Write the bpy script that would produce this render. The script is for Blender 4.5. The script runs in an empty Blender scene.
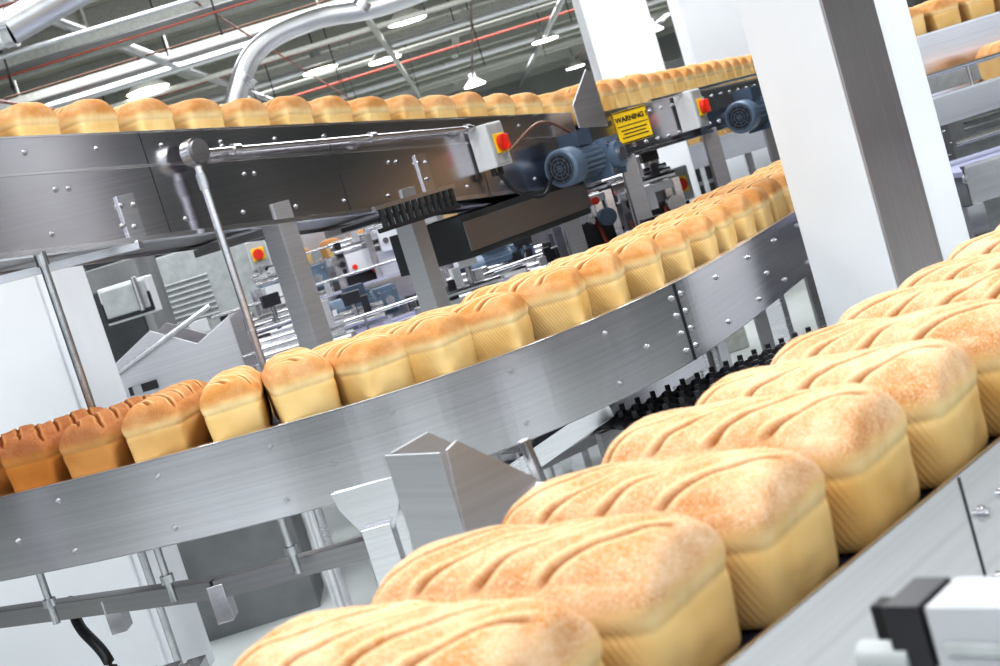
import bpy, bmesh, math, random
from mathutils import Vector, Matrix, noise
random.seed(7)
scene = bpy.context.scene
V = Vector

# ------------------------------------------------------------------ materials
def newmat(name):
    m = bpy.data.materials.new(name); m.use_nodes = True
    nt = m.node_tree
    return m, nt, nt.nodes['Principled BSDF']

def plain(name, col, rough=0.5, metal=0.0, nscale=30, namt=0.12, bump=0.0, emis=0, spec=0.5):
    m, nt, b = newmat(name)
    N, L = nt.nodes, nt.links
    tc = N.new('ShaderNodeTexCoord')
    nz = N.new('ShaderNodeTexNoise'); nz.inputs['Scale'].default_value = nscale; nz.inputs['Detail'].default_value = 4
    L.new(tc.outputs['Object'], nz.inputs['Vector'])
    cr = N.new('ShaderNodeValToRGB')
    cr.color_ramp.elements[0].position = .3; cr.color_ramp.elements[1].position = .7
    cr.color_ramp.elements[0].color = (*[c*(1-namt) for c in col], 1)
    cr.color_ramp.elements[1].color = (*[min(1, c*(1+namt)) for c in col], 1)
    L.new(nz.outputs['Fac'], cr.inputs['Fac']); L.new(cr.outputs['Color'], b.inputs['Base Color'])
    b.inputs['Roughness'].default_value = rough; b.inputs['Metallic'].default_value = metal
    b.inputs['Specular IOR Level'].default_value = spec
    if bump:
        bp = N.new('ShaderNodeBump'); bp.inputs['Strength'].default_value = bump; bp.inputs['Distance'].default_value = .002
        L.new(nz.outputs['Fac'], bp.inputs['Height']); L.new(bp.outputs['Normal'], b.inputs['Normal'])
    if emis:
        b.inputs['Emission Color'].default_value = (*col, 1); b.inputs['Emission Strength'].default_value = emis
    return m

def steel(name, col=(.60, .58, .58), r0=.22, r1=.42, zs=200, hs=.5, bump=.006, var=.06):
    m, nt, b = newmat(name)
    N, L = nt.nodes, nt.links
    tc = N.new('ShaderNodeTexCoord')
    mp = N.new('ShaderNodeMapping'); mp.inputs['Scale'].default_value = (hs, hs, zs)
    L.new(tc.outputs['Object'], mp.inputs['Vector'])
    nz = N.new('ShaderNodeTexNoise'); nz.inputs['Scale'].default_value = 1.0; nz.inputs['Detail'].default_value = 4
    L.new(mp.outputs['Vector'], nz.inputs['Vector'])
    n2 = N.new('ShaderNodeTexNoise'); n2.inputs['Scale'].default_value = 3.0; n2.inputs['Detail'].default_value = 3
    L.new(tc.outputs['Object'], n2.inputs['Vector'])
    mr = N.new('ShaderNodeMapRange'); mr.inputs['To Min'].default_value = r0; mr.inputs['To Max'].default_value = r1
    mr.inputs['From Min'].default_value = .3; mr.inputs['From Max'].default_value = .7
    mx = N.new('ShaderNodeMix'); mx.data_type = 'FLOAT'; mx.inputs[0].default_value = .7
    L.new(nz.outputs['Fac'], mx.inputs[2]); L.new(n2.outputs['Fac'], mx.inputs[3])
    L.new(mx.outputs[0], mr.inputs['Value']); L.new(mr.outputs['Result'], b.inputs['Roughness'])
    cr = N.new('ShaderNodeValToRGB')
    cr.color_ramp.elements[0].position = .3; cr.color_ramp.elements[1].position = .7
    cr.color_ramp.elements[0].color = (*[c*(1-var) for c in col], 1)
    cr.color_ramp.elements[1].color = (*[min(1, c*(1+var)) for c in col], 1)
    L.new(nz.outputs['Fac'], cr.inputs['Fac']); L.new(cr.outputs['Color'], b.inputs['Base Color'])
    b.inputs['Metallic'].default_value = 1.0
    bp = N.new('ShaderNodeBump'); bp.inputs['Strength'].default_value = bump; bp.inputs['Distance'].default_value = .001
    L.new(nz.outputs['Fac'], bp.inputs['Height']); L.new(bp.outputs['Normal'], b.inputs['Normal'])
    return m

STEEL = steel('brushed_steel', (.63, .61, .64), .16, .27)
STEELB = steel('bright_steel', (.76, .75, .78), .18, .3)
STEELR = steel('satin_steel', (.62, .62, .65), .45, .6)
STEELD = steel('dull_steel', (.34, .33, .34), .3, .5)
STEELV = steel('column_strip_steel', (.52, .48, .49), .35, .5, zs=2, hs=150)
BOLT = plain('bolt_steel', (.55, .55, .57), .25, 1.0)
DARK = plain('dark_plastic', (.02, .02, .025), .4)
BLACK = plain('black_rubber', (.012, .012, .014), .55)
BELT = plain('navy_belt', (.025, .028, .055), .45, nscale=60)
BELTB = plain('lavender_belt', (.34, .36, .52), .45)
WHITE = plain('white_paint', (.82, .84, .88), .5, nscale=5, namt=.02)
WHITEP = plain('white_plastic', (.70, .71, .73), .35, nscale=5, namt=.03)
GREYL = plain('sensor_grey', (.46, .47, .50), .4, nscale=5, namt=.03)
GREYP = plain('grey_enclosure', (.42, .44, .45), .45)
BLUE = plain('motor_blue_grey', (.11, .155, .22), .4, nscale=12, namt=.25)
BLUED = plain('motor_blue_dark', (.06, .085, .13), .45)
RED = plain('red_knob', (.75, .04, .02), .3)
YEL = plain('yellow_sign', (.90, .60, .02), .4, namt=.03)
REDP = plain('red_pipe', (.30, .06, .04), .4)
COPP = plain('copper_pipe', (.22, .12, .09), .4, .3)
LAMP = plain('lamp_glow', (1, .98, .92), .5, emis=12)
LAMPS = plain('lamp_shade', (.75, .75, .72), .4)
DUCT = steel('duct_steel', (.72, .73, .76), .25, .4, zs=4, hs=4)
CEIL = plain('ceiling_panel', (.36, .36, .31), .8, nscale=1.2, namt=.2)
BEAM = plain('ceiling_beam', (.50, .51, .48), .7)
FLOORM = plain('epoxy_floor', (.66, .70, .69), .18, nscale=2.0, namt=.06)
WALL = plain('wall_paint', (.42, .44, .43), .7, nscale=1, namt=.08)
MACH = plain('machine_grey', (.24, .245, .25), .45, .3, nscale=6, namt=.2)
MACHD = plain('machine_dark', (.04, .042, .045), .5, .2, nscale=6, namt=.3)

def bread_material():
    m, nt, b = newmat('bread_crust')
    N, L = nt.nodes, nt.links
    tc = N.new('ShaderNodeTexCoord'); oi = N.new('ShaderNodeObjectInfo')
    at = N.new('ShaderNodeAttribute'); at.attribute_name = 'crust'
    sp = N.new('ShaderNodeSeparateColor'); L.new(at.outputs['Color'], sp.inputs['Color'])
    spo = N.new('ShaderNodeSeparateColor'); L.new(oi.outputs['Color'], spo.inputs['Color'])
    off = N.new('ShaderNodeVectorMath'); off.operation = 'ADD'
    sc = N.new('ShaderNodeVectorMath'); sc.operation = 'SCALE'; sc.inputs['Scale'].default_value = 9
    cmb = N.new('ShaderNodeCombineXYZ')
    for i in range(3): L.new(oi.outputs['Random'], cmb.inputs[i])
    L.new(cmb.outputs[0], sc.inputs[0]); L.new(tc.outputs['Object'], off.inputs[0]); L.new(sc.outputs[0], off.inputs[1])
    def nzz(scale, det, rough=.5):
        n = N.new('ShaderNodeTexNoise'); n.inputs['Scale'].default_value = scale; n.inputs['Detail'].default_value = det; n.inputs['Roughness'].default_value = rough
        L.new(off.outputs[0], n.inputs['Vector']); return n
    nz = nzz(18, 8, .65); nf = nzz(700, 3); nl = nzz(9, 3)
    def mix(fac, a, c, blend='MIX'):
        mx = N.new('ShaderNodeMix'); mx.data_type = 'RGBA'; mx.blend_type = blend
        for s, val in ((0, fac), (6, a), (7, c)):
            if isinstance(val, tuple): mx.inputs[s].default_value = (*val, 1)
            elif isinstance(val, (int, float)): mx.inputs[s].default_value = val
            else: L.new(val, mx.inputs[s])
        return mx.outputs[2]
    def math_(op, a, c=0.0, clamp=False):
        n = N.new('ShaderNodeMath'); n.operation = op; n.use_clamp = clamp
        for i, val in enumerate((a, c)):
            if isinstance(val, (int, float)): n.inputs[i].default_value = val
            else: L.new(val, n.inputs[i])
        return n.outputs[0]
    bake_warmth = spo.outputs['Red']; fl = spo.outputs['Green']
    topm = sp.outputs['Red']
    side = mix(bake_warmth, (.78, .57, .27), (.44, .175, .042))
    side = mix(math_('MULTIPLY', math_('SUBTRACT', nl.outputs['Fac'], .42, True), 2.6, True), side, mix(bake_warmth, (.66, .38, .115), (.32, .105, .025)))
    top0 = mix(bake_warmth, (.52, .225, .055), (.27, .078, .018))
    flour = math_('MULTIPLY', math_('SUBTRACT', nz.outputs['Fac'], .40, True), 4.0, True)
    flour = math_('MULTIPLY', flour, math_('ADD', .16, math_('MULTIPLY', fl, .60)))
    top = mix(flour, top0, mix(bake_warmth, (.84, .61, .39), (.44, .19, .07)))
    speck = math_('MULTIPLY', math_('SUBTRACT', nf.outputs['Fac'], .43, True), 2.2, True)
    top = mix(math_('MULTIPLY', speck, fl), top, (.86, .74, .62))
    col = mix(topm, side, top)
    col = mix(sp.outputs['Green'], col, mix(bake_warmth, (.88, .72, .45), (.46, .23, .08)))
    col = mix(sp.outputs['Blue'], col, mix(bake_warmth, (.28, .09, .02), (.12, .03, .008)))
    # fine tin ribs on the long sides
    sx = N.new('ShaderNodeSeparateXYZ'); L.new(tc.outputs['Object'], sx.inputs[0])
    ph = math_('ADD', math_('MULTIPLY', sx.outputs['X'], 1100.0), math_('MULTIPLY', sx.outputs['Z'], 500.0))
    rib = math_('SINE', ph)
    ribm = math_('MULTIPLY', rib, at.outputs['Alpha'])
    col = mix(math_('MULTIPLY', math_('MULTIPLY', math_('ADD', rib, 1.0), .13), at.outputs['Alpha']), col, (.46, .20, .05))
    L.new(col, b.inputs['Base Color'])
    b.inputs['Roughness'].default_value = .9
    b.inputs['Specular IOR Level'].default_value = .05
    h = math_('ADD', math_('MULTIPLY', ribm, .14), math_('ADD', math_('MULTIPLY', nf.outputs['Fac'], .18), math_('MULTIPLY', nz.outputs['Fac'], .7)))
    bp = N.new('ShaderNodeBump'); bp.inputs['Strength'].default_value = .5; bp.inputs['Distance'].default_value = .003
    L.new(h, bp.inputs['Height']); L.new(bp.outputs['Normal'], b.inputs['Normal'])
    return m
BREAD = bread_material()

# ------------------------------------------------------------------ mesh builder
def frame(o, ax, up=V((0, 0, 1))):
    ax = V(ax).normalized(); y = V(up).cross(ax).normalized(); z = ax.cross(y)
    M = Matrix.Identity(4)
    for i in range(3):
        M[i][0] = ax[i]; M[i][1] = y[i]; M[i][2] = z[i]; M[i][3] = o[i]
    return M

class B:
    def __init__(s): s.bm = bmesh.new(); s.mats = []
    def mi(s, m):
        if m not in s.mats: s.mats.append(m)
        return s.mats.index(m)
    def _add(s, verts, faces, mat, M=None, smooth=False):
        vs = [s.bm.verts.new((M @ V(v)) if M else V(v)) for v in verts]
        k = s.mi(mat)
        for f in faces:
            try:
                fc = s.bm.faces.new([vs[i] for i in f]); fc.material_index = k; fc.smooth = smooth
            except ValueError: pass
    def box(s, c, size, mat, M=None):
        x, y, z = [d/2 for d in size]; c = V(c)
        vs = [c+V((a*x, b_*y, d*z)) for a in (-1, 1) for b_ in (-1, 1) for d in (-1, 1)]
        s._add(vs, [(0, 1, 3, 2), (4, 6, 7, 5), (0, 4, 5, 1), (2, 3, 7, 6), (0, 2, 6, 4), (1, 5, 7, 3)], mat, M)
    def beam(s, a, b, w, h, mat):
        a = V(a); b = V(b); d = b-a
        up = V((0, 0, 1)) if abs(d.normalized().z) < .95 else V((1, 0, 0))
        s.box((0, 0, 0), (d.length, w, h), mat, frame((a+b)/2, d, up))
    def cyl(s, a, b, r, mat, seg=16, r2=None):
        a = V(a); b = V(b); d = b-a; r2 = r if r2 is None else r2
        up = V((0, 0, 1)) if abs(d.normalized().z) < .95 else V((1, 0, 0))
        M = frame(a, d, up); n = seg
        vs = [(0, r*math.cos(2*math.pi*i/n), r*math.sin(2*math.pi*i/n)) for i in range(n)] + \
             [(d.length, r2*math.cos(2*math.pi*i/n), r2*math.sin(2*math.pi*i/n)) for i in range(n)]
        s._add(vs, [(i, (i+1) % n, n+(i+1) % n, n+i) for i in range(n)], mat, M, True)
        s._add(vs, [tuple(range(n-1, -1, -1)), tuple(range(n, 2*n))], mat, M, False)
    def tube(s, pts, r, mat, seg=10):
        pts = [V(p) for p in pts]; n = len(pts); vs = []; fs = []
        for i, p in enumerate(pts):
            t = (pts[min(i+1, n-1)]-pts[max(i-1, 0)]).normalized()
            up = V((0, 0, 1)) if abs(t.z) < .9 else V((0, 1, 0))
            y = up.cross(t).normalized(); z = t.cross(y)
            for k in range(seg):
                a = 2*math.pi*k/seg; vs.append(p+y*r*math.cos(a)+z*r*math.sin(a))
        for i in range(n-1):
            for k in range(seg):
                fs.append((i*seg+k, i*seg+(k+1) % seg, (i+1)*seg+(k+1) % seg, (i+1)*seg+k))
        fs.append(tuple(range(seg-1, -1, -1))); fs.append(tuple(range((n-1)*seg, n*seg)))
        s._add(vs, fs, mat, None, True)
    def sweep(s, path, norms, prof, mat):
        """closed profile of (offset along outward normal, z) swept along path"""
        m = len(prof); vs = []; fs = []
        for p, nn in zip(path, norms):
            for (o, z) in prof: vs.append((p.x+nn.x*o, p.y+nn.y*o, p.z+z))
        for i in range(len(path)-1):
            for k in range(m):
                fs.append((i*m+k, i*m+(k+1) % m, (i+1)*m+(k+1) % m, (i+1)*m+k))
        fs.append(tuple(range(m-1, -1, -1))); fs.append(tuple(range((len(path)-1)*m, len(path)*m)))
        s._add(vs, fs, mat)
    def prism(s, poly, th, mat, M):
        """poly in local xz plane, thickness along local y"""
        n = len(poly)
        vs = [(x, -th/2, z) for x, z in poly]+[(x, th/2, z) for x, z in poly]
        s._add(vs, [(i, (i+1) % n, n+(i+1) % n, n+i) for i in range(n)]+[tuple(range(n-1, -1, -1)), tuple(range(n, 2*n))], mat, M)
    def bolt(s, p, nrm, r=.006, mat=None):
        p = V(p); nrm = V(nrm).normalized(); mat = mat or BOLT
        s.cyl(p, p+nrm*.0025, r*1.45, mat, 14)
        s.cyl(p+nrm*.0025, p+nrm*(.0025+r*.9), r, mat, 6, r*.92)
    def done(s, name, bevel=.0015, parent=None):
        bmesh.ops.recalc_face_normals(s.bm, faces=s.bm.faces)
        me = bpy.data.meshes.new(name); s.bm.to_mesh(me); s.bm.free()
        for m in s.mats: me.materials.append(m)
        ob = bpy.data.objects.new(name, me); scene.collection.objects.link(ob)
        if bevel:
            md = ob.modifiers.new('bev', 'BEVEL'); md.width = bevel; md.segments = 2; md.limit_method = 'ANGLE'; md.angle_limit = math.radians(50)
        if parent: ob.parent = parent
        return ob

# ------------------------------------------------------------------ path helpers
def catmull(P, sub=24):
    P = [V(p) for p in P]; P = [2*P[0]-P[1]]+P+[2*P[-1]-P[-2]]; out = []
    for i in range(1, len(P)-2):
        a, b, c, d = P[i-1:i+3]
        for k in range(sub):
            t = k/sub
            out.append(.5*((2*b)+(c-a)*t+(2*a-5*b+4*c-d)*t*t+(3*b-a-3*c+d)*t**3))
    out.append(P[-2]); return out
def resample(P, step):
    L = [0]
    for i in range(1, len(P)): L.append(L[-1]+(P[i]-P[i-1]).length)
    out = []; n = int(L[-1]/step)
    for j in range(n+1):
        s = j*step; i = 0
        while i < len(L)-2 and L[i+1] < s: i += 1
        t = (s-L[i])/(L[i+1]-L[i]); out.append(P[i].lerp(P[i+1], t))
    return out
def normals(P):
    out = []
    for i in range(len(P)):
        t = (P[min(i+2, len(P)-1)]-P[max(i-2, 0)]); t.z = 0; t.normalize()
        out.append(V((t.y, -t.x, 0)))
    return out

# ------------------------------------------------------------------ bread
LW, LH, LL = .104, .120, .225
def sm(e0, e1, x):
    t = max(0, min(1, (x-e0)/(e1-e0))); return t*t*(3-2*t)
def loaf_mesh(seed, n=100):
    bm = bmesh.new(); idx = {}
    rnd = random.Random(seed)
    def vert(a, b, c):
        k = (round(a, 5), round(b, 5), round(c, 5))
        if k not in idx: idx[k] = bm.verts.new(k)
        return idx[k]
    g = [-1+2*i/n for i in range(n+1)]
    for ax in range(3):
        for sg in (-1, 1):
            for i in range(n):
                for j in range(n):
                    q = []
                    for (p, r) in ((g[i], g[j]), (g[i+1], g[j]), (g[i+1], g[j+1]), (g[i], g[j+1])):
                        co = [0, 0, 0]; co[ax] = sg; co[(ax+1) % 3] = p; co[(ax+2) % 3] = r
                        q.append(vert(*co))
                    if sg < 0: q.reverse()
                    bm.faces.new(q)
    G = lambda x: math.exp(-x*x)
    lay = bm.verts.layers.float_color.new('crust')
    asym = rnd.uniform(-.05, .05)
    o = V((rnd.random()*50, rnd.random()*50, 0)); ph0 = rnd.uniform(-.25, .25)
    PD = .050; KY = 1.15; KN = 1/math.sqrt(1+KY*KY)
    for v in bm.verts:
        a, b, c = v.co
        p = 10+(3.1-10)*sm(-.1, .8, c); q = 11+(7-11)*sm(0, 1, c)
        nn = (abs(a)**q+(abs(b)**p+abs(c)**p)**(q/p))**(1/q)
        x, y, z = a/nn, b/nn, c/nn
        lip = G((z-.34)/.20); pin = G((z-.08)/.07)
        endm = sm(.75, .98, abs(a)); sidem = sm(.6, .85, abs(b))*(1-endm)
        y *= 1+.05*lip-.02*pin-.045*sm(0, -1, z)
        x *= 1+.018*lip-.008*pin-.02*sm(0, -1, z)
        zz = (z+1)*.50 if z < 0 else .50+z*.50
        nz_ = noise.noise(V((x*2.6, y*1.4, 0))+o)
        if z > 0: zz += .03*z*nz_+asym*z*x*.35
        wob = 1+.016*noise.noise(V((x*2, y*2, z*2))+o)
        X = x*LL/2; Y = y*LW/2
        ph = (X-KY*Y+.004*noise.noise(V((x*4, y*4, 7))+o))/PD+ph0
        d = abs(ph-round(ph))*PD*KN
        topm = sm(.50, .66, z); endf = sm(.97, .86, abs(x))
        topm *= sm(.95, .78, abs(y))
        groove = edge = 0
        if abs(round(ph)) <= 2:
            groove = math.exp(-(d/.0026)**2)*topm*endf
            edge = math.exp(-((d-.0055)/.0020)**2)*topm*endf
        depth = .0060*groove-.0006*edge
        v.co = V((X*wob, Y*wob, max(0, zz)*LH-depth))
        red = sm(.20, .50, z+.07*noise.noise(V((x*4, y*4, z*4))+o))
        shred = G((z-.20)/.12)*(.60+.4*noise.noise(V((x*5, y*5, 3))+o))
        shred = max(shred*.85, .6*edge)
        rib = sidem*sm(.32, .12, z)
        v[lay] = (red, max(0, min(1, shred)), min(1, groove*1.05), rib)
    bmesh.ops.recalc_face_normals(bm, faces=bm.faces)
    for f in bm.faces: f.smooth = True
    me = bpy.data.meshes.new('bread_loaf'); bm.to_mesh(me); bm.free(); me.materials.append(BREAD)
    return me
LOAVES = [loaf_mesh(s) for s in (3, 11, 29, 41)]
def put_loaf(pos, axis, bake_warmth, flour, slope=0.0, sc=(1, 1, 1)):
    """pos = base centre; axis = loaf length direction; sc = length, width, height factors"""
    ob = bpy.data.objects.new('bread_loaf', random.choice(LOAVES))
    scene.collection.objects.link(ob)
    ang = math.atan2(axis[1], axis[0])+random.uniform(-.03, .03)
    ob.matrix_world = Matrix.Translation(pos) @ Matrix.Rotation(ang, 4, 'Z') @ Matrix.Rotation(slope, 4, 'X') @ Matrix.Diagonal((sc[0], sc[1]*random.uniform(.98, 1.01), sc[2]*random.uniform(.96, 1.03), 1))
    ob.color = (bake_warmth, flour, 0, 1)
    return ob

# ------------------------------------------------------------------ shared small assemblies
def add_motor(b, o, ax, s=1.0, flip=1):
    """gear motor: finned barrel, fan cowl, terminal box and gearbox, built along ax"""
    M = frame(o, ax)
    T = lambda x, y, z: M @ V((x*s, y*s, z*s))
    b.cyl(T(-.10, 0, 0), T(.06, 0, 0), .050*s, BLUE, 24)
    for k in range(20):
        a = 2*math.pi*k/20
        b.beam(T(-.085, .053*math.cos(a), .053*math.sin(a)), T(.045, .053*math.cos(a), .053*math.sin(a)), .004*s, .010*s, BLUE)
    b.cyl(T(-.155, 0, 0), T(-.09, 0, 0), .062*s, BLUE, 28)
    b.cyl(T(-.162, 0, 0), T(-.155, 0, 0), .056*s, BLUE, 28, .062*s)
    b.cyl(T(-.1625, 0, 0), T(-.160, 0, 0), .049*s, DARK, 24)
    for k in range(4):   # guard grille
        rr = (.045-.012*k)*s
        pts = [T(-.1635, rr/s*math.cos(t*math.pi/10), rr/s*math.sin(t*math.pi/10)) for t in range(21)]
        b.tube(pts, .0011*s, BLUE, 5)
    for k in range(4):
        a = math.pi*k/4
        b.beam(T(-.164, .048*math.cos(a), .048*math.sin(a)), T(-.164, -.048*math.cos(a), -.048*math.sin(a)), .0012*s, .0012*s, BLUE)
    b.box((-.02*s, 0, .075*s), (.09*s, .075*s, .05*s), BLUED, M)
    b.box((.11*s, 0, -.01*s), (.10*s, .11*s, .13*s), BLUE, M)
    b.cyl(T(.11, -.075, -.01), T(.11, .075, -.01), .045*s, BLUE, 20)
    b.cyl(T(.11, -.085, -.01), T(.11, -.07, -.01), .022*s, BOLT, 16)
    for dx in (-.035, .035):
        for dz in (-.045, .045): b.cyl(T(.11+dx, -.062, -.01+dz), T(.11+dx, -.052, -.01+dz), .007*s, BOLT, 8)

def add_switch(b, o, ax, s=1.0):
    """isolator box; ax runs along the face, front is local -y"""
    M = frame(o, ax)
    b.box((0, 0, 0), (.095*s, .07*s, .14*s), WHITEP, M)
    b.box((0, -.037*s, 0), (.085*s, .006*s, .13*s), GREYP, M)
    b.box((0, -.043*s, 0), (.062*s, .006*s, .062*s), YEL, M)
    b.cyl(M @ V((0, -.046*s, 0)), M @ V((0, -.062*s, 0)), .026*s, RED, 20)
    b.box((0, -.068*s, 0), (.014*s, .014*s, .048*s), RED, M)
    b.cyl(M @ V((-.02*s, 0, -.07*s)), M @ V((-.02*s, 0, -.095*s)), .009*s, DARK, 12)
    b.cyl(M @ V((.02*s, 0, -.07*s)), M @ V((.02*s, 0, -.095*s)), .009*s, DARK, 12)

# ================================================================== ROOM
def slab(name, c, size, mat):
    b = B(); b.box(c, size, mat); return b.done(name, 0)
slab('floor', (2, 22, -.05), (36, 60, .1), FLOORM)
slab('ceiling', (2, 22, 4.85), (36, 60, .1), CEIL)
slab('wall_back', (2, 52.05, 2.4), (36, .1, 4.9), WALL)
slab('wall_left', (-16.05, 22, 2.4), (.1, 60, 4.9), WALL)
slab('wall_right', (20.05, 22, 2.4), (.1, 60, 4.9), WALL)
# unseen front wall and window openings, added for contrast in the steel reflections
b = B()
b.box((2, -8.05, .55), (36, .1, 1.1), WALL); b.box((2, -8.05, 4.2), (36, .1, 1.2), WALL)
for x in range(-16, 21, 3): b.box((x, -8.05, 2.35), (.7, .1, 2.5), WALL)
b.done('reflected_front_wall', 0)
b = B()
for y in range(6, 52, 4): b.box((2, y, 4.62), (36, .25, .36), BEAM)
for x in range(-14, 20, 5): b.box((x, 24, 4.72), (.18, 56, .16), BEAM)
b.done('ceiling_beams', 0)

# ceiling services
b = B()
for i, (y, z, r, m) in enumerate([(9.5, 3.3, .008, REDP), (10.5, 3.35, .03, BEAM), (12, 3.5, .025, DUCT), (13.2, 3.45, .010, REDP), (15, 3.8, .04, BEAM), (17, 3.9, .012, COPP), (19, 3.9, .06, DUCT), (20.5, 3.9, .04, BEAM), (22, 4.0, .02, REDP), (25, 4.1, .07, DUCT), (27, 4.1, .05, BEAM), (29, 4.1, .025, REDP), (33, 4.2, .08, DUCT), (36, 4.2, .08, BEAM)]):
    b.cyl((-14, y, z), (18, y+random.uniform(-1, 1.5), z), r, m, 10)
for x, z, r, m in [(-4.5, 3.6, .02, REDP), (-3.2, 3.9, .06, DUCT), (-1.9, 3.7, .012, REDP), (-.6, 3.8, .05, BEAM), (.9, 3.9, .02, COPP), (2.6, 3.9, .06, DUCT), (4.4, 4.0, .02, REDP), (6.5, 4.0, .07, DUCT)]:
    b.cyl((x, 11, z), (x+.6, 50, z+.3), r, m, 10)
for k in range(34):
    x = random.uniform(-6, 9); y = random.uniform(10, 32); z = random.uniform(3.2, 3.9)
    b.cyl((x, y, z), (x, y, 4.8), .010, DARK, 6)
b.done('ceiling_pipework', 0)
b = B()   # cable trays
for y, z in ((14, 3.7), (18.2, 3.95), (24, 4.05)):
    b.box((2, y, z), (32, .3, .05), STEELD); b.box((2, y-.15, z+.04), (32, .01, .1), BEAM)
    for x in range(-13, 18, 2): b.box((x, y, (z+4.8)/2), (.02, .02, 4.8-z), BEAM)
b.done('cable_tray', 0)
b = B()
b.tube(catmull([(-1.45, 8.2, 1.55), (-1.07, 8.15, 2.13), (-.86, 8.2, 2.38), (-.5, 8.25, 2.455), (.05, 8.3, 2.43), (1.5, 8.4, 2.6), (4, 8.8, 2.9)], 10), .062, DUCT, 20)
for p in ((-.98, 8.17, 2.24), (-.2, 8.28, 2.45)):
    b.cyl(V(p)-V((.02, 0, .015)), V(p)+V((.02, 0, .015)), .072, BOLT, 20)
b.cyl((.9, 8.35, 2.5), (.9, 8.35, 4.8), .01, BOLT, 8)
b.done('ventilation_duct', 0)
b = B()
b.cyl((-3.2, 6.0, 2.42), (-1.62, 6.05, 2.47), .075, DUCT, 24)
b.cyl((-1.62, 6.05, 2.47), (.2, 6.6, 3.0), .075, DUCT, 24)
b.cyl((-1.64, 6.05, 2.47), (-1.60, 6.05, 2.47), .085, BOLT, 24)
b.cyl((-2.4, 6.0, 2.5), (-2.4, 6.0, 4.8), .012, BOLT, 8)
b.cyl((-.7, 6.3, 2.75), (-.7, 6.3, 4.8), .012, BOLT, 8)
b.done('extraction_duct', 0)

for x, y in [(-1.66, 24.7), (-.56, 26.2), (-3.88, 20.7), (2.94, 32.2), (.04, 21.7), (1.36, 39.5), (4.8, 45), (6.6, 39.6), (-5.5, 27), (4.1, 27)]:
    b = B()
    b.cyl((x, y, 3.98), (x, y, 4.0), .30, LAMP, 28)
    b.cyl((x, y, 4.0), (x, y, 4.18), .33, LAMPS, 28, .12)
    b.cyl((x, y, 4.18), (x, y, 4.34), .10, GREYP, 16)
    b.cyl((x, y, 4.34), (x, y, 4.8), .012, DARK, 8)
    b.done('high_bay_lamp', 0)

# columns
b = B()
c0 = V((.844, 2.95, 0)); rx = V((.87, .49, 0)).normalized()
M = frame(c0, rx)
b.box((.128, .122, 2.4), (.256, .244, 4.8), WHITE, M)
b.box((.076, -.003, 2.4), (.152, .006, 4.8), STEELV, M)
b.done('support_column', .004)
b = B(); b.box((1.08, 7.6, 2.4), (.34, .34, 4.8), WHITE); b.box((1.08, 7.6, .2), (.38, .38, .4), BEAM); b.done('support_column', .01)
b = B(); b.box((2.12, 10.3, 2.4), (.42, .40, 4.8), WHITE); b.box((2.12, 10.3, .2), (.46, .44, .4), BEAM); b.done('support_column', .01)
b = B(); b.box((-1.52, 4.2, .87), (.66, .4, 1.66), WHITE); b.box((-1.52, 4.2, .02), (.6, .36, .04), DARK); b.box((-1.52, 3.99, .9), (.60, .02, 1.5), WHITE); b.done('white_cabinet', .006)

# ================================================================== LOWER CURVED CONVEYOR
ctrl = [(-2.2, 3.35, 0), (-1.75, 3.0, 0), (-1.45, 2.79, 0), (-1.2, 2.645, 0), (-.963, 2.525, 0), (-.75, 2.432, 0), (-.549, 2.362, 0), (-.364, 2.318, 0), (-.24, 2.305, 0), (-.101, 2.322, 0),
        (.08, 2.40, 0), (.313, 2.615, 0), (.492, 2.89, 0), (.772, 3.40, 0), (1.1, 3.98, 0), (1.6, 4.87, 0), (2.0, 5.6, 0)]
P = resample(catmull(ctrl), .02)
for _ in range(30):
    P = [P[0]]+[(P[i-1]+P[i]*2+P[i+1])/4 for i in range(1, len(P)-1)]+[P[-1]]
NR = normals(P)
zt = .965; zb = .81
b = B()
b.sweep(P, NR, [(0, zb), (.004, zb), (.004, zt), (0, zt)], STEEL)
b.sweep(P, NR, [(-.022, zt-.003), (.004, zt-.003), (.004, zt+.001), (-.022, zt+.001)], STEELB)
b.sweep(P, NR, [(-.03, zb), (.004, zb), (.004, zb+.003), (-.03, zb+.003)], STEELB)
b.sweep(P, NR, [(-.315, zb), (-.311, zb), (-.311, zt), (-.315, zt)], STEEL)
b.sweep(P, NR, [(-.309, .93), (-.006, .93), (-.006, .945), (-.309, .945)], BELT)
b.sweep(P, NR, [(-.30, .845), (-.015, .845), (-.015, .85), (-.30, .85)], BELT)
seam = min(range(len(P)), key=lambda i: abs(P[i].x-.345) + (P[i].y > 3)*9)
def railp(i, z, off=.004): return V((P[i].x+NR[i].x*off, P[i].y+NR[i].y*off, z))
for i in range(4, len(P)-4, 11):
    if abs(i-seam) < 7: continue
    b.bolt(railp(i, zt-.032), NR[i], .0042); b.bolt(railp(i, zb+.028), NR[i], .0042)
for i in range(9, len(P)-4, 33):
    b.bolt(railp(i, (zt+zb)/2-.01), NR[i], .0042)
for di in (-1, 1):
    for z in (.835, .87, .905, .94): b.bolt(railp(seam+di, z), NR[seam], .0042)
t = V((-NR[seam].y, NR[seam].x, 0))
b.box((0, .0, .8875), (.002, .012, .155), DARK, frame(railp(seam, 0, .0015), t))
for i in range(10, len(P)-4, 22):
    b.beam(railp(i, .83, -.002), railp(i, .83, -.31), .03, .03, STEELD)
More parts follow.
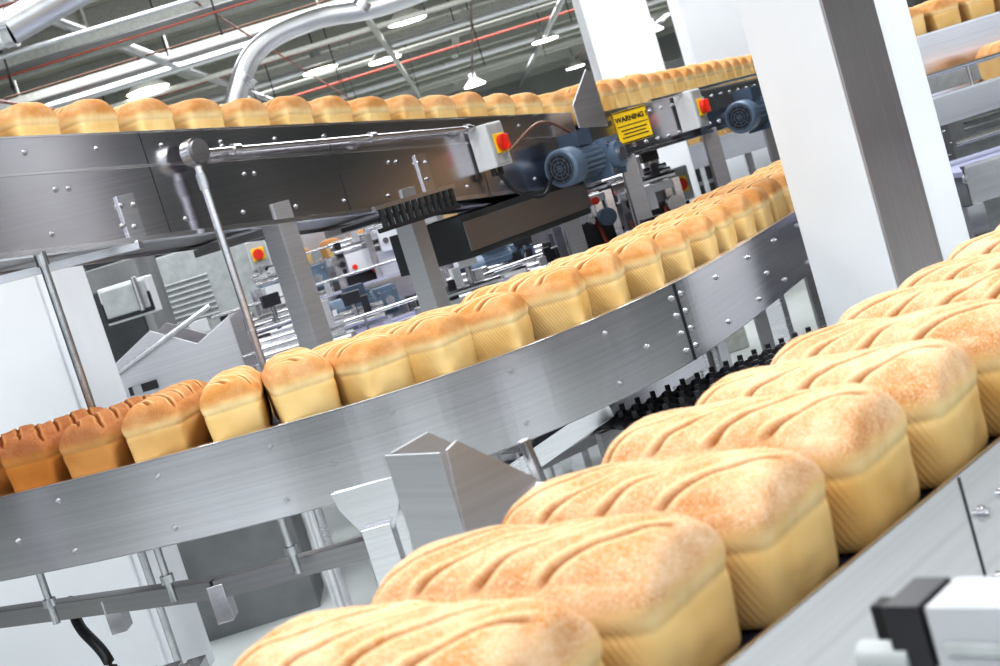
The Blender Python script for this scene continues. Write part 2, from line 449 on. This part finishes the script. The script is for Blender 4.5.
def leg(i, off=-.03):
    M = frame(railp(i, 0, off), V((-NR[i].y, NR[i].x, 0)))
    b.prism([(-.06, .83), (.06, .83), (.055, .80), (.026, .745), (-.026, .745), (-.055, .80)], .006, STEELB, M)
    b.box((0, 0, .38), (.05, .05, .76), STEELB, M)
    b.cyl(M @ V((0, 0, .0)), M @ V((0, 0, .03)), .045, STEELD, 16)
li = min(range(len(P)), key=lambda i: abs(P[i].x+.285))
leg(li, .008); leg(li, -.29)
l2 = min(range(len(P)), key=lambda i: abs(P[i].x-1.05)); leg(l2); leg(l2, -.29)
l3 = min(range(len(P)), key=lambda i: abs(P[i].x+1.6)); leg(l3); leg(l3, -.29)
fr = [V((-1.75, 3.25, .70)), V((-1.17, 2.80, .70)), V((-.62, 2.46, .70)), V((-.29, 2.41, .70))]
for a, c in zip(fr, fr[1:]): b.beam(a, c, .035, .035, STEELD)
b.beam((-.27, 2.33, .60), (.68, 3.1, .60), .04, .05, STEELD)
b.beam((-.05, 2.52, .745), (.40, 3.05, .745), .04, .045, STEELB)
b.beam((-.20, 2.45, .70), (.15, 2.62, .78), .04, .04, STEELB)
for i in (li-22, li-9, li-36):
    b.cyl(railp(i, .70, -.04), railp(i, .82, -.04), .007, BOLT, 10)
    b.cyl(railp(i, .735, -.04), railp(i, .75, -.04), .013, BOLT, 6)
for x in (-.86, -.62):
    b.box((x, 2.46 if x > -.7 else 2.62, .675), (.03, .05, .07), STEEL)
b.done('curved_bread_conveyor', .0008)

# loaves: they swing round the bend, a little skewed on the belt where it is tightest
s0 = min(range(len(P)), key=lambda i: abs(P[i].x+.478))
for k in range(-9, 27):
    if k < 0: ds = k*.150
    elif k <= 5: ds = k*.147
    else: ds = 5*.147+(k-5)*.134
    i = int(round(s0+ds/.02))
    if i < 2 or i > len(P)-3: continue
    x = P[i].x
    sk = math.radians((2+18*sm(-.78, -.46, x)+18*sm(-.36, -.10, x))*(1-sm(.0, .8, x)))
    n = Matrix.Rotation(sk, 3, 'Z') @ NR[i]
    front = P[i]-NR[i]*(.014+.052*math.sin(sk))
    c = front-n*(LL/2)
    loaf_warmth = (1-sm(-.84, -.50, x))*.92+.03+random.uniform(-.02, .07)+.08*sm(.2, .8, x)  # left loaves browner: warm light tone put into the crust colour
    put_loaf((c.x, c.y, .9452), n, max(0, loaf_warmth), .30, sc=(1, 1.1 if k < 0 else (1.0 if k == 0 or k > 6 else 1.05), 1.0))

# ================================================================== UPPER CONVEYOR (slopes down away from the camera)
U0 = V((-.879, 2.957, 1.638)); U1 = V((.454, 4.84, 1.401)); du = (U1-U0)
eu = du.normalized(); hu = V((du.x, du.y, 0)).normalized(); nu = V((hu.y, -hu.x, 0))
def UP(t, off=0, dz=0):  # t=0..1 between the two measured ends, off = towards viewer side
    p = U0+du*t; return V((p.x+nu.x*off, p.y+nu.y*off, p.z+dz))
b = B()
T0, T1 = -.55, 1.0
path = [UP(T0), UP(T1)]; nn = [nu, nu]
H_ = .252
b.sweep(path, nn, [(0, -H_), (.004, -H_), (.004, 0), (0, 0)], STEEL)
b.sweep(path, nn, [(-.03, -.004), (.006, -.004), (.006, .001), (-.03, .001)], STEELB)
b.sweep(path, nn, [(-.02, -H_-.004), (.012, -H_-.004), (.012, -H_+.008), (-.02, -H_+.008)], STEELB)
b.sweep(path, nn, [(.004, -.085), (.007, -.085), (.007, -.078), (.004, -.078)], STEELB)
b.sweep(path, nn, [(-.32, -H_), (-.316, -H_), (-.316, 0), (-.32, 0)], STEEL)
b.sweep(path, nn, [(-.314, -.055), (-.006, -.055), (-.006, -.038), (-.314, -.038)], BELT)
b.sweep(path, nn, [(-.31, -H_+.01), (-.01, -H_+.01), (-.01, -H_+.02), (-.31, -H_+.02)], STEELD)
for k in range(-6, 13):
    t = k*.083+.02
    if t < T0 or t > .98: continue
    b.bolt(UP(t, .004, -.035), nu, .0045)
    b.bolt(UP(t, .004, -.215), nu, .0045)
    if k % 3 == 0: b.bolt(UP(t+.02, .004, -.12), nu, .0045); b.bolt(UP(t+.035, .004, -.12), nu, .0045)
for t in (.16, .44, .73):
    b.box((0, 0, 0), (.003, .003, H_), DARK, frame(UP(t, .0035, -H_/2), hu))
for t, z in ((.115, -.20), (.60, -.16)):
    b.box((0, -.007, 0), (.05, .006, .11), STEELB, frame(UP(t, .0, z), hu))
    b.bolt(UP(t-.008, .010, z+.03), nu, .005); b.bolt(UP(t+.008, .010, z+.03), nu, .005); b.bolt(UP(t, .010, z-.02), nu, .005)
b.beam(UP(.115, .01, -.262), UP(.04, -.30, -.262), .03, .02, STEELB)
for t in (.326, .555, -.35):
    for off in (-.02,):
        p = UP(t, off, -.2)
        b.box((0, 0, p.z/2), (.065, .06, p.z), STEELR, frame((p.x, p.y, 0), hu))
        b.box((0, 0, .01), (.11, .11, .02), STEELD, frame((p.x, p.y, 0), hu))
        b.beam(UP(t, 0, -.262), UP(t, -.32, -.262), .05, .02, STEELD)
M = frame(UP(.50, .05, -.275), hu)
b.box((0, 0, 0), (.36, .13, .012), DARK, M)
for k in range(12): b.box((-.16+.03*k, -.07, -.0), (.012, .012, .05), MACHD, M)
b.box((0, -.07, .03), (.38, .012, .012), STEELB, M); b.box((0, -.07, -.03), (.38, .012, .012), DARK, M)
M = frame(UP(.80, -.12, -.33), hu)
b.box((0, 0, 0), (.75, .28, .13), MACHD, M)
b.box((0, -.145, 0), (.75, .006, .09), STEELD, M)
b.done('upper_bread_conveyor', .0008)

b = B()
pk = UP(.2096, .04, -.066)
b.cyl(pk+nu*.018, pk-nu*.012, .034, BOLT, 32); b.cyl(pk+nu*.024, pk+nu*.018, .028, STEELD, 32)
b.cyl(pk, UP(.715, .04, -.043), .0075, BOLT, 14)
b.cyl(pk, V((pk.x, pk.y, 0)), .010, STEELB, 14)
b.cyl(V((pk.x, pk.y, pk.z-.05)), V((pk.x, pk.y, pk.z-.09)), .014, BOLT, 14)
for t in (.27, .50, .70):
    q = UP(t, .04, -.066+(t-.2096)/.532*.023); b.cyl(q-eu*.012, q+eu*.012, .014, BOLT, 14); b.cyl(q, q-nu*.036, .006, BOLT, 10)
    b.bolt(UP(t, .004, -.066+.02), nu, .006)
b.done('guide_rail_rod', .0005)
b = B(); p = UP(0, .0, -.25); b.cyl((p.x, p.y, 0), (p.x, p.y, p.z), .009, BOLT, 12)
b.cyl((p.x, p.y, p.z-.03), (p.x, p.y, p.z), .014, BOLT, 12); b.done('support_rod', 0)

sl = math.asin(eu.z)
for k in range(-5, 14):
    t = .0546+k*.0722
    if t > 1.0: break
    p = UP(t, -.03-LL/2, -.0378)
    put_loaf(p, nu, random.uniform(0, .08), .4, slope=sl, sc=(1.06, 1.10, 1.08))

b = B(); add_switch(b, UP(.735, .045, -.105), hu, .98)
b.tube(catmull([UP(.735, .045, -.19), UP(.76, .06, -.26), UP(.82, .06, -.28), UP(.86, .06, -.21)], 8), .006, DARK, 8)
b.done('isolator_switch', .003)
b = B(); add_motor(b, UP(.925, .10, -.19), hu, 1.02)
b.tube(catmull([UP(.77, .05, -.13), UP(.84, .09, -.05), UP(.90, .1, -.08), UP(.92, .10, -.12)], 8), .005, COPP, 8)
b.done('conveyor_gear_motor', .0006)

# level continuation
F0 = UP(1.02, .02, -.02); F0.z = 1.375; F1 = V((1.52, 6.58, 1.352)); F2 = V((2.9, 8.7, 1.352))
fh = V((F1.x-F0.x, F1.y-F0.y, 0)).normalized(); fn = V((fh.y, -fh.x, 0))
b = B(); pa = [F0, F1, F2]; nn = [fn]*3
b.sweep(pa, nn, [(0, -.17), (.004, -.17), (.004, 0), (0, 0)], STEEL)
b.sweep(pa, nn, [(-.02, -.003), (.008, -.003), (.008, .003), (-.02, .003)], STEELB)
b.sweep(pa, nn, [(0, -.18), (.012, -.18), (.012, -.165), (0, -.165)], STEELB)
b.sweep(pa, nn, [(-.33, -.17), (-.326, -.17), (-.326, 0), (-.33, 0)], STEEL)
b.sweep(pa, nn, [(-.32, -.035), (-.006, -.035), (-.006, -.02), (-.32, -.02)], BELT)
L_ = (F1-F0).length
for k in range(18):
    q = F0.lerp(F1, k/17); b.bolt(q+fn*.004+V((0, 0, -.03)), fn, .006); b.bolt(q+fn*.004+V((0, 0, -.14)), fn, .006)
for k in (.15, .6, 1.0, 1.6):
    q = F0+(F1-F0)*k
    for off in (-.02, -.31): b.box((q.x+fn.x*off, q.y+fn.y*off, .6), (.06, .06, 1.2), STEELD)
b.cyl(F0.lerp(F1, .25)+fn*.05+V((0, 0, .0)), F0.lerp(F1, 1.1)+fn*.05+V((0, 0, .02)), .007, BOLT, 12)
M = frame(UP(1.0, .055, .0), hu)
b.prism([(-.065, -.06), (.13, -.08), (.13, .115), (.09, .13), (-.065, .02)], .006, STEELR, M)
b.done('transfer_bread_conveyor', .0008)
for k in range(1, 40):
    q = F0+(F1-F0).normalized()*(.06+k*.125)-fn*.15
    put_loaf((q.x, q.y, F0.z-.0195-(.023*min(1, k*.125/L_))), fn, .10+random.uniform(-.05, .1), .3, sc=(1.1, 1.08, 1.2))
b = B(); add_switch(b, F0.lerp(F1, .44)+fn*.05+V((0, 0, -.07)), fh, 1.1); b.done('isolator_switch', .003)
b = B(); add_motor(b, F0.lerp(F1, .70)+fn*.12+V((0, 0, -.15)), fh, 1.1); b.done('conveyor_gear_motor', .0006)

# warning sign
ws = bpy.data.objects.new('warning_sign', None); scene.collection.objects.link(ws)
M = frame(F0.lerp(F1, .145)+fn*.045+V((0, 0, -.07)), V((1, .55, 0)))
b = B(); b.box((0, 0, 0), (.15, .004, .12), YEL, M); b.box((0, -.0025, .056), (.15, .003, .004), DARK, M); b.box((0, -.0025, -.056), (.15, .003, .004), DARK, M)
b.box((0, -.0025, .004), (.14, .002, .003), DARK, M)
b.done('panel', 0, ws)
def text(body, M, size, mat, parent, name='lettering'):
    cu = bpy.data.curves.new(name, 'FONT'); cu.body = body; cu.size = size; cu.extrude = .0006; cu.offset = .0006
    cu.align_x = 'CENTER'; cu.align_y = 'CENTER'; cu.materials.append(mat)
    o = bpy.data.objects.new(name, cu); scene.collection.objects.link(o)
    o.matrix_world = M @ Matrix.Rotation(math.radians(90), 4, 'X'); o.parent = parent
    return o
text('WARNING !', M @ Matrix.Translation((0, -.004, .028)), .027, DARK, ws)
for j, z in enumerate((-.012, -.025, -.038)):
    b = B(); b.box((0, -.0025, z), (.12-.02*(j % 2), .002, .004), DARK, M); b.done('stripe', 0, ws)

# ================================================================== FOREGROUND CONVEYOR
fd = V((.7071, .7071, 0)); fo = V((.7071, -.7071, 0))
R0 = V((.082, .806, 0))
b = B()
A = R0-fd*.9; Z_ = R0+fd*2.9
pa = [A, Z_]; nn = [fo, fo]
b.sweep(pa, nn, [(.036, .84), (.040, .84), (.040, .962), (.036, .962)], STEEL)
b.sweep(pa, nn, [(.037, .838), (.055, .838), (.055, .843), (.037, .843)], STEELB)
b.sweep(pa, nn, [(-.30, .925), (.034, .925), (.034, .94), (-.30, .94)], BELT)
b.sweep(pa, nn, [(-.308, .84), (-.304, .84), (-.304, .962), (-.308, .962)], STEEL)
b.sweep(pa, nn, [(-.30, .86), (.031, .86), (.031, .865), (-.30, .865)], STEELD)
for s in (.105, .145, .33, .37, .75, .79, 1.2, 1.24):
    b.bolt(R0+fd*(s+.15)+fo*.040+V((0, 0, .925)), fo, .004); b.bolt(R0+fd*(s+.15)+fo*.040+V((0, 0, .875)), fo, .004)
for s in (.235, 1.1):
    b.box((0, 0, 0), (.0025, .003, .12), DARK, frame(R0+fd*s+fo*.0395+V((0, 0, .90)), fd))
for s in (-.5, .9, 2.2):
    for off in (.01, -.28):
        q = R0+fd*s+fo*off; b.box((0, 0, .43), (.05, .05, .86), STEELB, frame(q, fd))
b.done('infeed_bread_conveyor', .0008)
la = V((math.cos(math.radians(-37)), math.sin(math.radians(-37)), 0)); lp = V((-la.y, la.x, 0))
FL = .208
for i in range(-3, 22):
    q = R0+fd*(.1195*(i-1))-lp*.050-la*(FL/2-.012)
    put_loaf((q.x, q.y, .9402), la, .14+random.uniform(-.07, .10), 1.0, sc=(FL/LL, 1.0, .86))

# sheet metal guide trough behind the loaves
b = B()
M = frame(V((-.070, 1.262, .94)), V((.80, .60, 0))) @ Matrix.Diagonal((.9, .9, .9, 1))
b.prism([(-.055, .00), (.02, .0), (.05, .045), (-.03, .115), (-.045, .11)], .003, STEELR, M @ Matrix.Translation((0, -.05, 0)))
b.prism([(-.055, .00), (.02, .0), (.09, .045), (.005, .115), (-.045, .11)], .003, STEELR, M @ Matrix.Translation((0, .05, 0)))
b.box((-.052, 0, .055), (.003, .10, .11), STEELR, M)
b.box((.0, 0, .002), (.10, .10, .003), STEELD, M)
b.cyl(M @ V((.055, -.06, .02)), M @ V((.055, .06, .02)), .016, WHITEP, 20)
b.cyl(M @ V((.055, -.066, .02)), M @ V((.055, -.06, .02)), .006, BOLT, 12)
b.cyl(M @ V((.095, .0, .0)), M @ V((.085, .0, .075)), .006, BOLT, 12)
b.box((.04, .03, .01), (.11, .012, .03), STEELD, M)
b.box((.0, 0, -.06), (.04, .04, .12), STEELD, M)
b.done('guide_trough', .0006)

# sensor with bracket, lower right, carried on an arm from the rail
b = B()
M = frame(V((.146, .602, 1.003)), fo)
b.box((.040, 0, -.008), (.060, .034, .050), GREYL, M)
b.box((.040, -.018, -.002), (.05, .002, .006), GREYP, M)
b.box((-.002, .0, .002), (.018, .034, .030), DARK, M)
b.box((-.012, .012, -.008), (.04, .012, .030), BLACK, M)
b.cyl(M @ V((-.03, -.012, -.010)), M @ V((-.004, -.012, -.010)), .008, GREYP, 16)
b.box((.01, .0, -.036), (.10, .05, .010), GREYP, M)
b.box((-.066, .03, -.075), (.15, .022, .008), STEELB, M)
b.box((-.0, .03, -.055), (.012, .022, .044), STEELB, M)
b.done('photo_sensor', .002)

# ================================================================== CHAIN CONVEYOR below / between
b = B()
ca = V((.17, 2.60, .725)); cb = V((.68, 2.86, .725)); cd = (cb-ca).normalized(); cn = V((cd.y, -cd.x, 0))
for off in (-.10, .10):
    b.beam(ca+cn*off+V((0, 0, -.03)), cb+cn*off+V((0, 0, -.03)), .02, .05, STEELD)
n = 15
for k in range(n):
    q = ca.lerp(cb, (k+.5)/n)
    for off in (-.075, -.025, .025, .075):
        b.cyl(q+cn*(off-.016)+V((0, 0, .012)), q+cn*(off+.016)+V((0, 0, .012)), .013, BLACK, 12)
        b.cyl(q+cn*(off-.018)+V((0, 0, .012)), q+cn*(off-.016)+V((0, 0, .012)), .008, BOLT, 10)
        b.box(q+cn*off+V((0, 0, .028)), (.010, .010, .02), DARK)
    b.cyl(q-cn*.11+V((0, 0, .012)), q+cn*.11+V((0, 0, .012)), .004, BOLT, 8)
for t in (.1, .9):
    for off in (-.1, .1):
        q = ca.lerp(cb, t)+cn*off; b.box((q.x, q.y, .34), (.04, .04, .68), STEELD)
b.done('roller_chain_conveyor', .0005)

b = B()
for k in range(7):
    q = V((-.91+.045*k, 2.28-.012*k, .628))
    b.box(q, (.032, .10, .03), STEELB); b.box(q+V((0, -.03, .02)), (.02, .02, .02), STEELD)
b.beam((-.99, 2.32, .598), (-.56, 2.20, .598), .05, .03, STEELD)
for x in (-.94, -.60): b.box((x, 2.28+(-.94-x)*.2, .29), (.04, .04, .58), STEELD)
b.done('slat_chain', .001)
b = B(); b.tube(catmull([(-.98, 2.74, .70), (-.95, 2.66, .66), (-.90, 2.6, .60), (-.89, 2.58, .5), (-.93, 2.6, .35), (-1.0, 2.7, .1), (-1.05, 2.8, .02)], 10), .011, BLACK, 12); b.done('power_cable', 0)

# ================================================================== BACKGROUND LINES
def bg_conveyor(name, a, c, z, w=.4, h=.14, belt=BELT, legs=True, mat=STEEL, motor=None, rails=True):
    b = B(); a = V((a[0], a[1], z)); c = V((c[0], c[1], z)); d = (c-a).normalized(); n = V((d.y, -d.x, 0))
    if n.y > 0: n = -n
    for off in (0, -w):
        b.beam(a+n*off+V((0, 0, -h/2)), c+n*off+V((0, 0, -h/2)), .012, h, mat)
        b.beam(a+n*off, c+n*off, .03, .008, STEELB)
    b.beam(a-n*w/2+V((0, 0, -.02)), c-n*w/2+V((0, 0, -.02)), w-.02, .015, belt)
    L_ = (c-a).length; k = 0
    while k < L_:
        q = a+d*k
        if legs:
            for off in (0, -w):
                b.box((q.x+n.x*off, q.y+n.y*off, (z-h)/2), (.05, .05, z-h), STEELB)
            b.beam(q+V((0, 0, -z*.6)), q-n*w+V((0, 0, -z*.6)), .03, .03, STEELD)
        b.bolt(q+n*.008+V((0, 0, -h*.3)), n, .01)
        k += .8
    if legs: b.beam(a+V((0, 0, -z*.6)), c+V((0, 0, -z*.6)), .03, .04, STEELD)
    if rails:
        b.cyl(a+n*.0+V((0, 0, .07)), c+V((0, 0, .07)), .007, BOLT, 8)
        k = .2
        while k < L_:
            b.cyl(a+d*k+V((0, 0, -.05)), a+d*k+V((0, 0, .07)), .006, BOLT, 6); k += .4
    if motor is not None:
        for mo in motor: add_motor(b, a+d*(mo*L_)+n*.12+V((0, 0, -h*.7)), d, .95)
    return b.done(name, 0)
bg_conveyor('return_conveyor', (-1.15, 5.9), (.8, 6.5), .98, .3, .10, BELTB, motor=[.3, .62])
bg_conveyor('return_conveyor', (-1.0, 5.0), (.35, 5.75), .84, .28, .12, BELTB, motor=[.25])
bg_conveyor('return_conveyor', (-.35, 4.5), (.9, 5.4), .68, .28, .12, BELTB, motor=[.15, .55])
bg_conveyor('cooling_conveyor', (-2.5, 8.2), (2.4, 9.5), 1.10, .4, .16, BELT, motor=[.4, .62])
bg_conveyor('cooling_conveyor', (-3, 10.8), (3.2, 12), 1.32, .6, .18, BELT, motor=[.4])
bg_conveyor('cooling_conveyor', (-3, 13.7), (5, 15), 1.5, .6, .2, BELT)
for k in range(24):
    put_loaf((-2.2+.19*k, 8.2+(.3+.19*k)*.265+.22, 1.0902), (.26, -.96, 0), .2, .3)

for x, y, z in [(.42, 5.98, 1.20), (.95, 6.2, 1.0), (-1.1, 7.4, 1.25), (-.30, 6.95, 1.18)]:
    b = B(); add_switch(b, V((x, y, z)), (1, .1, 0), 1.1); b.cyl((x, y+.03, 0), (x, y+.03, z), .02, STEELB, 10); b.done('isolator_switch', .002)
for x, y, z, a in [(-.95, 7.3, 1.05, .1), (.05, 7.05, 1.08, .2)]:
    b = B(); add_motor(b, V((x, y, z)), (math.cos(a), math.sin(a), 0), 1.1)
    b.box((x+.1, y+.04, (z-.08)/2), (.1, .1, z-.08), STEELD); b.done('gear_motor', 0)

# divider with open chute, left
b = B()
M = frame(V((-1.12, 4.75, .0)), V((1, .05, 0)))
pl = [(-.28, .84), (.25, .84), (.25, 1.08), (.12, 1.02), (-.02, 1.11), (-.28, .98)]
b.prism(pl, .006, STEELR, M)
b.prism(pl, .006, STEELD, M @ Matrix.Translation((0, .35, 0)))
b.box((0, .175, .87), (.5, .34, .01), STEEL, M)
b.box((0, .2, .42), (.46, .30, .84), MACH, M)
b.box((-.1, -.008, .93), (.10, .004, .03), DARK, M)
b.box((-.12, -.011, .93), (.03, .004, .03), GREYP, M)
b.cyl(M @ V((-.2, -.01, .99)), M @ V((.2, -.01, 1.13)), .010, BOLT, 10)
b.done('dough_divider', .003)
def cabinet(name, x, y, w, d, h, mat, vents=True, z0=0):
    b = B(); b.box((x, y, z0+h/2), (w, d, h), mat)
    b.box((x, y-d/2-.01, z0+h*.55), (w*.9, .02, h*.75), MACHD if mat is MACH else GREYP)
    b.box((x+w*.3, y-d/2-.03, z0+h*.6), (.02, .03, .14), BOLT)
    if vents:
        for k in range(8): b.box((x-w*.1, y-d/2-.025, z0+h*.68+k*.03), (w*.45, .012, .012), GREYP)
    b.box((x, y-d/2-.005, z0+.05), (w, .02, .08), DARK)
    return b.done(name, .006)
cabinet('reflected_cabinet', -1.85, 6.4, .8, .4, 1.40, MACH)
cabinet('reflected_cabinet', -1.5, 7.6, .9, .4, 1.5, MACHD, True)
cabinet('reflected_housing', -3.6, 12.6, 2.2, .5, 2.0, MACH)
cabinet('reflected_housing', .8, 13.0, 1.6, .5, 1.4, MACHD)
cabinet('reflected_housing', 4.2, 17, 3.2, 1.0, 2.0, MACH)
cabinet('reflected_housing', -.6, 17, 3.2, 1.0, 1.9, MACHD)
cabinet('reflected_housing', 4.2, 11.6, .8, .7, 1.3, GREYP)
cabinet('reflected_housing', -7, 20, 4, 1.0, 2.2, MACH)
cabinet('reflected_housing', 9, 24, 5, 1.0, 2.2, MACH)
cabinet('reflected_housing', .5, 28, 8, 1.0, 2.2, MACHD)
cabinet('junction_box', -1.38, 5.6, .20, .12, .15, WHITEP, False, 1.15)

rm = random.Random(21)
cells = [(-.95, 6.75), (-.5, 6.6), (0, 6.85), (.45, 7.1), (-.25, 7.4), (.25, 7.7), (-.75, 7.8), (-1.15, 5.5), (.62, 6.9), (.75, 7.9), (-.9, 5.6), (-.1, 4.9), (.15, 6.2), (-.55, 5.6),
         (-.72, 7.2), (.12, 7.3), (-.30, 6.55), (.55, 4.75), (-.62, 4.55), (.30, 5.75), (.62, 6.1), (.78, 5.9), (.45, 5.55)]
for j, (x, y) in enumerate(cells):
    b = B()
    w = rm.uniform(.22, .38); h = rm.uniform(.85, 1.2); d = .18
    if y < 6: h = rm.uniform(.78, .95)
    if j >= 20: w = .2; h = rm.uniform(.95, 1.12)
    M = frame(V((x, y, 0)), (1, rm.uniform(-.1, .5), 0))
    for sx in (-1, 1):
        for sy in (-1, 1): b.box((sx*w/2, sy*d/2, h/2), (.03, .03, h), STEELB, M)
    b.box((0, 0, h-.02), (w, d, .03), rm.choice([STEEL, STEELR, STEELR]), M)
    b.box((0, 0, h-.16), (w*.9, d*.9, .14), rm.choice([MACHD, STEELR, WHITEP, MACHD]), M)
    b.box((-w*.2, -d*.55, h-.05), (w*.35, .05, .10), rm.choice([WHITEP, WHITEP, MACHD]), M)
    b.box((w*.25, -d*.6, h-.22), (w*.3, .06, .05), rm.choice([WHITEP, DARK, STEELR]), M)
    for k in range(3): b.cyl(M @ V((-w/2, -d*.6+.05*k, h+.02+.02*k)), M @ V((w/2, -d*.6+.05*k, h+.02+.02*k)), .012, BOLT, 10)
    for k in range(4):   # knobs, clamps and sensors
        px = rm.uniform(-.45, .45)*w; pz = h-rm.uniform(.02, .3)
        b.cyl(M @ V((px, -d*.5, pz)), M @ V((px, -d*.5-.05, pz)), rm.uniform(.008, .02), rm.choice([BOLT, DARK, RED, BOLT]), 12)
        b.box((rm.uniform(-.45, .45)*w, -d*.55, h+rm.uniform(.02, .10)), (.03, .03, rm.uniform(.03, .09)), rm.choice([STEELR, DARK, WHITEP]), M)
    b.cyl(M @ V((w*.3, -d*.6, h-.1)), M @ V((w*.3, -d*.6-.05, h-.1)), .035, rm.choice([DARK, BLUE, BOLT]), 16)
    b.cyl(M @ V((w*.1, -d*.5, h)), M @ V((w*.1, -d*.5, h+.12)), .01, BOLT, 8)
    b.box((w*.1, -d*.5, h+.12), (.07, .05, .05), rm.choice([DARK, WHITEP, DARK]), M)
    b.beam(M @ V((-w*.5, -d*.6, h*.5)), M @ V((w*.5, -d*.6, h*.85)), .015, .015, STEELB)
    b.tube(catmull([M @ V((w*.1, -d*.6, h-.1)), M @ V((w*.2, -d*.9, h-.25)), M @ V((w*.5, -d*.7, h-.3))], 6), .008, rm.choice([DARK, REDP, DARK]), 6)
    b.done('packing_machine', 0)

# right-hand stack of conveyors (beyond the column)
bg_conveyor('cooler_conveyor', (1.45, 4.75), (3.6, 5.0), 1.30, .3, .13, BELT, motor=None, rails=False)
bg_conveyor('cooler_conveyor', (1.45, 4.35), (3.6, 4.6), 1.10, .3, .09, BELTB, motor=None)
bg_conveyor('cooler_conveyor', (1.40, 3.95), (3.5, 4.2), .90, .3, .11, BELTB, motor=None)
bg_conveyor('cooler_conveyor', (1.36, 3.55), (3.5, 3.8), .70, .3, .12, BELT, motor=None)
cabinet('cooler_housing', 2.75, 5.7, 2.4, .5, 1.25, MACHD, True)
for k in range(10):
    put_loaf((1.66+.13*k, 4.94+.015*k, 1.2902), (.1, -1, 0), .15, .3)
    if k > 0: put_loaf((1.72+.13*k, 4.55+.015*k, 1.0902), (.1, -1, 0), .15, .3)

# unseen housings added behind the camera so the steel has something to reflect
cabinet('reflected_housing', -3.5, -5.5, 2.6, 1.0, 1.7, MACHD)
cabinet('reflected_housing', 3.6, -5.0, 2.2, 1.0, 1.5, MACHD)
cabinet('reflected_cabinet', -.6, -5.6, 1.4, .8, 1.0, MACH)

# ================================================================== LIGHT
def area(name, loc, size, sy, energy, rot=(0, 0, 0), col=(1, 1, 1)):
    li = bpy.data.lights.new(name, 'AREA'); li.shape = 'RECTANGLE'; li.size = size; li.size_y = sy; li.energy = energy; li.color = col
    o = bpy.data.objects.new(name, li); scene.collection.objects.link(o); o.location = loc; o.rotation_euler = rot
    return o
area('rear_fill_light', (-1.8, .4, 4.5), .9, 2.6, 150, col=(.97, .985, 1))
area('rear_fill_light', (1.9, 1.6, 4.5), .9, 2.6, 165, col=(.97, .985, 1))
area('rear_fill_light', (0, -3.5, 4.4), 5, 1.5, 165, col=(.92, .965, 1))  # unseen fill added behind the camera to brighten the loaf ends
area('rear_fill_light', (-2.2, 5.5, 4.4), 1.2, 3, 165, col=(.96, .98, 1))
area('rear_fill_light', (1.6, 6.5, 4.4), 1.2, 3, 165, col=(.96, .98, 1))
area('rear_fill_light', (0, 11, 4.4), 6, 2, 300, col=(.96, .98, 1))
area('rear_fill_light', (0, 18, 4.4), 10, 3, 450)
area('rear_fill_light', (2, 28, 4.4), 14, 3, 700)
area('rear_fill_light', (4, 40, 4.4), 14, 3, 700)
w = bpy.data.worlds.new('world'); scene.world = w; w.use_nodes = True
w.node_tree.nodes['Background'].inputs['Color'].default_value = (.85, .93, 1, 1)
w.node_tree.nodes['Background'].inputs['Strength'].default_value = 2.2

# ================================================================== CAMERA
cam = bpy.data.cameras.new('camera'); co = bpy.data.objects.new('camera', cam); scene.collection.objects.link(co)
cam.lens = 50; cam.sensor_width = 36; cam.clip_start = .05; cam.clip_end = 200
p_, r_ = math.radians(6), math.radians(17)
F = V((0, math.cos(p_), -math.sin(p_))); Uv = V((0, math.sin(p_), math.cos(p_))); Xh = V((1, 0, 0))
xc = Xh*math.cos(r_)-Uv*math.sin(r_); yc = Xh*math.sin(r_)+Uv*math.cos(r_)
Mx = Matrix.Identity(4)
for i in range(3):
    Mx[i][0] = xc[i]; Mx[i][1] = yc[i]; Mx[i][2] = -F[i]
Mx[2][3] = 1.25
co.matrix_world = Mx
cam.dof.use_dof = True; cam.dof.focus_distance = 2.4; cam.dof.aperture_fstop = 13
scene.camera = co
scene.view_settings.view_transform = 'Standard'
try: scene.view_settings.look = 'Medium High Contrast'
except Exception: pass
scene.view_settings.exposure = 0
